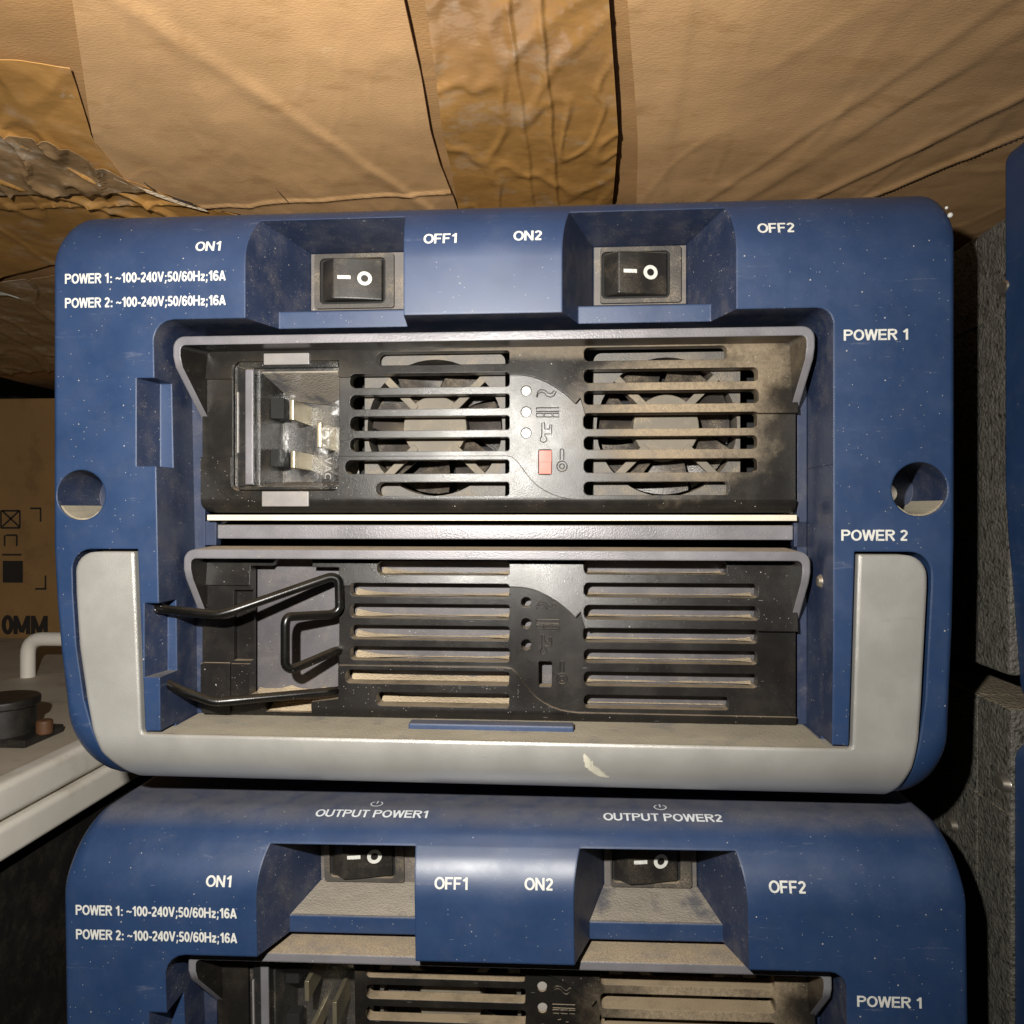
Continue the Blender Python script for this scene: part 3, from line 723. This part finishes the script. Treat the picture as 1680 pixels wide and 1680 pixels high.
# chips and marks on the upper unit
b = MB()
for px, py, d, r in ((1553,341,22,2.6),(1559,353,8,4.2)):
    X, v = U(px, py, d)
    bmesh.ops.create_icosphere(b.bm, subdivisions=2, radius=r, matrix=Matrix.Translation((X, d, -v)))
obj('paint_chip', b, M['print'], unit, label='two white chips on the upper right corner')
def on_bottom(v):
    t = v-(VB-RB)
    return 0 if t <= 0 else RB-math.sqrt(max(0, RB*RB-t*t))
b = MB(); rnd = random.Random(11)
cen = [(958,1235,2),(961,1243,7),(966,1252,10),(973,1261,10),(982,1269,8),(991,1275,6),(1003,1280,1)]; L0 = []
for (a0, a1, a2), (b0, b1, b2) in zip(cen, cen[1:]):
    for k in range(4):
        t = k/4; L0.append((a0+(b0-a0)*t, a1+(b1-a1)*t, (a2+(b2-a2)*t)*rnd.uniform(.72, 1.1), (a2+(b2-a2)*t)*rnd.uniform(.6, 1.1)))
Lv, Rv = [], []
for px, py, w1, w2 in L0:
    X, v = U(px, py, 4)
    Lv.append((X-w1*.6, v+w1*.5)); Rv.append((X+w2*.6, v-w2*.5))
for i in range(len(L0)-1):
    q = [Lv[i], Lv[i+1], Rv[i+1], Rv[i]]
    b.f([b.v(x, on_bottom(v-4)-6.4, v) for x, v in q])
M['smear'] = mat('dried_pale_paint', (.46,.44,.36), .75, dirt=((.32,.30,.25),.8), pscale=200)
obj('paint_smear', b, M['smear'], unit, label='short pale smear on the silver handle')

# lower unit: the same unit again underneath, shifted a little to the right
OFF = (32, 0, 1070)
low = copy_tree(unit, OFF, skip=('paint_chip', 'paint_smear'))
low.rotation_euler = (0, math.radians(-.85), 0)
low['label'] = 'blue power unit under the silver handle, its sloping top printed OUTPUT POWER1 and OUTPUT POWER2'
lm = copy_tree(mod1, OFF); lm.rotation_euler = low.rotation_euler; lm['label'] = 'black grille module at the very bottom, in the lower blue unit'
# heavier dust on the pocket floors of the lower unit
b = MB(); rnd = random.Random(5)
for XL, XR in ((lin(-538,-479), lin(-268,-288)), (lin(-5,52), lin(275,221))):
    n, k = 26, 14; g = []
    for j in range(k+1):
        d = 80+83*j/k; fl_ = -357-23*(d-78)/87.
        row = []
        for i in range(n+1):
            x = XL(d)+1+(XR(d)-XL(d)-2)*i/n
            h = 1.2+1.3*noise.noise(Vector((x*.05, d*.05, 3)))
            row.append(b.v(x+OFF[0], d, fl_-max(-.6, h)+OFF[2]))
        g.append(row)
    for j in range(k):
        for i in range(n): b.f([g[j][i], g[j][i+1], g[j+1][i+1], g[j+1][i]])
ds_ = obj('dust_layer', b, M['pocket_dust'], None, ang=80); ds_.parent = low; ds_.location = -low.location; ds_['kind'] = 'stuff'

# ------------------------------------------------------------------ neighbouring stack at the right
keep = ('housing',)
def neighbour(off, case_v, seam_v, screws, lab, dx=0):
    t = thing('power_unit', unit.location.x+off[0], 450, VB+off[2], lab, 'power unit')
    for src in children(unit):
        nm = src.name.split('.')[0]
        if nm in ('housing', 'handle_trim'):
            c = src.copy(); COL.objects.link(c); c.parent = t
    X = -880+off[0]
    c = obj('steel_case', MB().box(X+6+dx, X+1480, BEZ+110, 1500, case_v[0], case_v[1]).box(X+6+dx, X+100, BEZ, BEZ+112, case_v[0], case_v[1]), M['casing'], t, bevel=8)
    obj('seam_ridge', MB().box(X+4+dx, X+9+dx, BEZ+1, 1490, seam_v-2, seam_v+.5), M['casing'], c)
    for d, v in screws:
        A = []; B_ = []
        for i in range(18):
            a = 2*math.pi*i/18; A.append((X+7+dx, d+26*math.cos(a), v+17*math.sin(a))); B_.append((X-3+dx, d+16*math.cos(a), v+10*math.sin(a)))
        bb = MB().prism(A, B_); s_ = obj('screw', bb, M['screw'], c, bevel=1)
    return t
nb = None
# a shallower plastic front for the neighbours: trim their housing to its visible depth
neigh_me = boolean(loft_body(0, BEZ), [MB().xv([(-690,-320),(420,-320),(420,370),(-690,370)], -60, 500).mesh()])
def neighbour_housing(t):
    for c in children(t):
        if c.name.startswith('housing'):
            c.data = neigh_data
neigh_data = neigh_me; neigh_data.materials.append(M['blue'])
neigh_data.polygons.foreach_set('use_smooth', [True]*len(neigh_data.polygons)); neigh_data.set_sharp_from_angle(angle=math.radians(30))
n1 = neighbour((1654,0,-104), (-526, 290), -352, ((158,-398),), 'navy edged unit with hammered grey side, upper one of the stack at the right')
n2 = neighbour((1670,0,943), (347, 1330), 536, ((172,484),(352,632)), 'navy edged unit with hammered grey side, lower one of the stack at the right', dx=-14)
for t in (n1, n2): neighbour_housing(t)

# ------------------------------------------------------------------ cardboard box resting above
H = -646.
bx = thing('cardboard_box', 0, 1200, H, 'large brown cardboard box with taped underside resting above the blue units', 'cardboard box')
def sheet(outline_fn, x0, x1, y0, y1, nx, ny, amp, name, m, lift=0., parent=None, thick=3., seed=0, crease=0., fs=.006, folds=()):
    """a sagging sheet below the box floor, from corner points on the level plane"""
    b = MB(); T = []; Bt = []
    for j in range(ny+1):
        ra, rb = [], []
        for i in range(nx+1):
            X, d = outline_fn(i/nx, j/ny)
            n_ = noise.fractal(Vector((X*fs, d*fs*.6, seed)), 1.0, 2.2, 4)*amp
            if crease: n_ += crease*max(0, 1-abs(noise.noise(Vector((X*fs*1.3+d*fs*.5, d*fs*.35-X*fs*.3, seed+4))))*9)
            for (ax, ad), (bx_, bd), hh_, ww_ in folds:
                L_ = math.hypot(bx_-ax, bd-ad); q_ = ((X-ax)*(bd-ad)-(d-ad)*(bx_-ax))/L_; q_ += 5*noise.noise(Vector((X*.01, d*.01, 3)))
                n_ += hh_*(math.exp(-(q_/ww_)**2) if q_ < 0 else math.exp(-(q_/(ww_*.4))**2))
            v = H+lift+n_
            ra.append(b.v(X, d, v)); rb.append(b.v(X, d, v-thick))
        T.append(ra); Bt.append(rb)
    for j in range(ny):
        for i in range(nx):
            b.f([T[j][i], T[j][i+1], T[j+1][i+1], T[j+1][i]]); b.f([Bt[j][i], Bt[j+1][i], Bt[j+1][i+1], Bt[j][i+1]])
    for i in range(nx): b.f([T[0][i], Bt[0][i], Bt[0][i+1], T[0][i+1]]); b.f([T[ny][i], T[ny][i+1], Bt[ny][i+1], Bt[ny][i]])
    for j in range(ny): b.f([T[j][0], T[j+1][0], Bt[j+1][0], Bt[j][0]]); b.f([T[j][nx], Bt[j][nx], Bt[j+1][nx], T[j+1][nx]])
    return obj(name, b, m, parent, ang=60)
def quad(p):   # four corners (px,py): near-left, near-right, far-right, far-left
    c = [UH(*q, H) for q in p]
    def f(u, v):
        a = [c[0][k]*(1-u)+c[1][k]*u for k in (0,1)]; b_ = [c[3][k]*(1-u)+c[2][k]*u for k in (0,1)]
        return a[0]*(1-v)+b_[0]*v, a[1]*(1-v)+b_[1]*v
    return f
rect = lambda X0, X1, d0, d1: (lambda u, v: (X0+(X1-X0)*u, d0+(d1-d0)*v))
sheet(rect(-2700, 1500, -620, 2780), 0,0,0,0, 130, 100, 3, 'bottom_panel', M['card'], parent=bx, thick=14, seed=1, crease=2)
obj('box_body', MB().box(-2690, 1490, -600, 2770, H-900, H-22), M['card'], bx)
def poly_sheet(name, near, far, m, lift, seed, amp=5, crease=0, thick=3, parent=bx, fs=.01, folds=(), n=(60,50)):
    """sheet between two polylines of photo readings"""
    A = [UH(*p, H) for p in near]; B_ = [UH(*p, H) for p in far]
    def at(L_, t):
        s_ = t*(len(L_)-1); i = min(int(s_), len(L_)-2); f = s_-i
        return L_[i][0]*(1-f)+L_[i+1][0]*f, L_[i][1]*(1-f)+L_[i+1][1]*f
    def fn(u, v):
        a = at(A, v); b_ = at(B_, v); return a[0]*(1-u)+b_[0]*u, a[1]*(1-u)+b_[1]*u
    return sheet(fn, 0,0,0,0, n[0], n[1], amp, name, m, lift=lift, parent=parent, thick=thick, seed=seed, crease=crease, fs=fs, folds=[(UH(*a, H), UH(*b, H), h, w_) for a, b, h, w_ in folds])
# pale flap at the top centre with its torn left edge
poly_sheet('flap', [(110,-70),(135,100),(150,205),(163,250),(178,275),(225,296),(285,315),(340,334),(430,350)], [(650,-70),(690,110),(706,205),(722,262),(735,295),(745,318),(752,340),(756,360),(760,380)], M['card_pale'], 10, 5, 1.6, .8, 5, n=(120,90), folds=(((345,330),(640,312),4,9), ((520,205),(700,330),4,24), ((300,60),(420,340),3,30)))
poly_sheet('flap', [(1025,-70),(1040,120),(1046,210),(1046,260),(1044,330),(1040,380)], [(1950,-70),(1860,120),(1800,230),(1745,300),(1700,350),(1680,400)], M['card_pale'], 12, 9, 2, 1., 4, fs=.006, n=(190,120), folds=(((1690,205),(1428,312),5,10), ((1560,205),(1335,316),3.5,16), ((1400,205),(1200,330),2.2,30), ((1330,205),(1150,325),1.6,16), ((1120,60),(1080,330),1.5,30)))
poly_sheet('packing_tape', [(690,-70),(715,110),(726,205),(740,265),(752,330),(756,380)], [(995,-70),(1008,110),(1014,205),(1010,262),(1004,330),(998,380)], M['tape'], 13, 12, 2, 3, 1, fs=.012, n=(110,90), folds=(((905,205),(915,330),4,7), ((862,220),(875,330),3,7)))
poly_sheet('packing_tape', [(-160,60),(-140,200),(-120,300),(-100,400),(-80,470)], [(115,100),(150,215),(205,285),(320,328),(400,350)], M['tape'], 9, 21, 4, 4, 1, fs=.007, n=(110,90), folds=(((20,215),(230,320),9,12), ((150,330),(-60,270),7,14), ((40,330),(260,325),6,8)))
poly_sheet('crumpled_tape', [(-170,190),(-150,240),(-130,280),(-110,310)], [(90,215),(130,238),(170,262),(240,300)], M['tape_grey'], 17, 33, 4, 9, 1, fs=.012)
poly_sheet('crumpled_tape', [(-150,470),(-140,520),(-130,570),(-120,615)], [(140,440),(140,490),(140,540),(140,600)], M['tape_grey'], 12, 41, 7, 8, 1, fs=.005, n=(110,90))
# torn fibre edge and pen marks on the flap
def ribbon(name, pts, m, lift, parent=bx):
    b = MB(); P = [(UH(px, py, H), wd) for px, py, wd in pts]; A = []; B_ = []
    for (c, wd) in P: A.append(b.v(c[0], c[1]-wd, H+lift)); B_.append(b.v(c[0], c[1]+wd, H+lift+2))
    for i in range(len(P)-1): b.f([A[i], A[i+1], B_[i+1], B_[i]])
    return obj(name, b, m, parent, ang=60)
M['fibre'] = mat('torn_paper_fibre', (.62,.50,.36), .9, bump=3, bscale=900, var=.12)
ribbon('torn_edge', [(186,278,2),(205,285,9),(232,297,8),(262,308,11),(295,320,10),(318,327,8),(340,334,1)], M['fibre'], 15)
ribbon('pen_mark', [(453,293,3),(458,300,9),(466,309,10),(471,314,2)], M['ink'], 18)
ribbon('pen_mark', [(236,283,1),(246,291,3),(256,297,1)], M['ink'], 18)
ribbon('pen_mark', [(280,306,1),(305,315,3),(322,322,1)], M['ink'], 19)
ribbon('paper_scrap', [(-10,468,2),(6,466,14),(20,470,10),(31,474,1)], M['print'], 26)
# ------------------------------------------------------------------ far left: another box, white case with odds and ends
fb = thing('cardboard_box', -2600, 2500, 640, 'dull brown cardboard box with printed marks standing far behind at the left', 'cardboard box')
DB = 2350.
obj('box_body', MB().box(-3900, -1300, DB, DB+1500, -565, 640), M['card_dark'], fb, bevel=10)
def B2(px, py): X, v = U(px, py, DB); return X, v
X0, v0 = B2(4, 1040); X1, _ = B2(78, 1040)
lettering('0MM', X0, v0, X1-X0, 92, fb, m='ink', d=DB, bold=.05, proud=2)
def strip(b, p, q, wd):
    (xa, va), (xb, vb) = B2(*p), B2(*q); dx, dv_ = xb-xa, vb-va; l = math.hypot(dx, dv_); nx, nv = -dv_/l*wd/2, dx/l*wd/2
    b.f([b.v(xa+nx, DB-2, va+nv), b.v(xb+nx, DB-2, vb+nv), b.v(xb-nx, DB-2, vb-nv), b.v(xa-nx, DB-2, va-nv)])
b = MB()
for p, q in (((2,838),(33,838)),((4,838),(32,864)),((32,838),(4,864)),((2,866),(33,866)),((10,878),(28,878)),((8,878),(8,896)),((28,878),(28,896)),((4,910),(36,910)),
             ((50,834),(68,834)),((67,834),(67,856)),((58,966),(76,966)),((75,966),(75,944)),((2,838),(2,866)),((33,838),(33,866))): strip(b, p, q, 9)
(xa, va), (xb, vb) = B2(5, 920), B2(38, 956)
b.f([b.v(xa, DB-2, va), b.v(xb, DB-2, va), b.v(xb, DB-2, vb), b.v(xa, DB-2, vb)])
obj('printed_marks', b, M['ink'], fb)
wc = thing('white_case', -2200, 1000, 1500, 'low white metal case with a rounded rim beside the stack at bottom left', 'metal case')
obj('case_top', MB().box(-3600, -1290, 150, 2340, 624, 640), M['white_top'], wc, bevel=5)
obj('rim', MB().box(-1330, -1268, 130, 2335, 617, 700), M['white'], wc, bevel=16, seg=4)
obj('rim', MB().box(-1330, -1262, 130, 2335, 710, 790), M['white'], wc, bevel=14, seg=4)
obj('rim', MB().box(-3600, -1334, 120, 150, 617, 790), M['white'], wc, bevel=10)
obj('dark_below_rim', MB().box(-3560, -1340, 180, 2300, 650, 1500), M['rubber'], wc)  # black body painted in for the dark below the white rim
b = MB(); pts = fillet([(-2030,1500,640),(-2030,1500,480),(-1700,1500,480),(-1700,1500,640)], 60, 6)
hh = obj('grab_handle', MB().tube([(x,d,v) for x,d,v in pts], 26, 14), M['white'], wc, ang=80)
kb = thing('rotary_connector', -1560, 700, 624, 'black round plug with brown rubber nub lying on the white case', 'connector')
b = MB(); cx, cd = UH(6, 1215, 624)
def vcyl(b, X, d, r, v0, v1, n=28):
    c = [(math.cos(2*math.pi*i/n), math.sin(2*math.pi*i/n)) for i in range(n)]
    return b.prism([(X+r*p, d+r*q, v0) for p, q in c], [(X+r*p, d+r*q, v1) for p, q in c])
vcyl(b, cx, cd, 78, 520, 610); vcyl(b, cx, cd, 88, 505, 528); obj('knob', b, M['rubber'], kb, bevel=5, seg=3)
b = MB().box(cx-140, cx+112, cd-70, cd+90, 600, 622); obj('flange', b, M['rubber'], kb, bevel=5)
b = MB(); X_, d_ = UH(73, 1208, 612); vcyl(b, X_, d_, 21, 566, 606, 16); obj('nub', b, M['rust'], kb, bevel=7, seg=3)

# ------------------------------------------------------------------ room: floor and back wall, nearly dark
f = obj('floor', MB().box(-9000, 9000, -3000, 6000, 2600, 2620), M['floor']); f['kind'] = 'structure'
f = obj('wall', MB().box(-9000, 9000, 5000, 5040, -6000, 2600), M['floor']); f['kind'] = 'structure'

# ------------------------------------------------------------------ to metres
done = set()
for o in list(bpy.data.objects):
    if o.type == 'MESH' and o.data.name not in done:
        done.add(o.data.name); o.data.transform(Matrix.Scale(S, 4))
    if o.type in ('MESH', 'EMPTY'): o.location = o.location*S
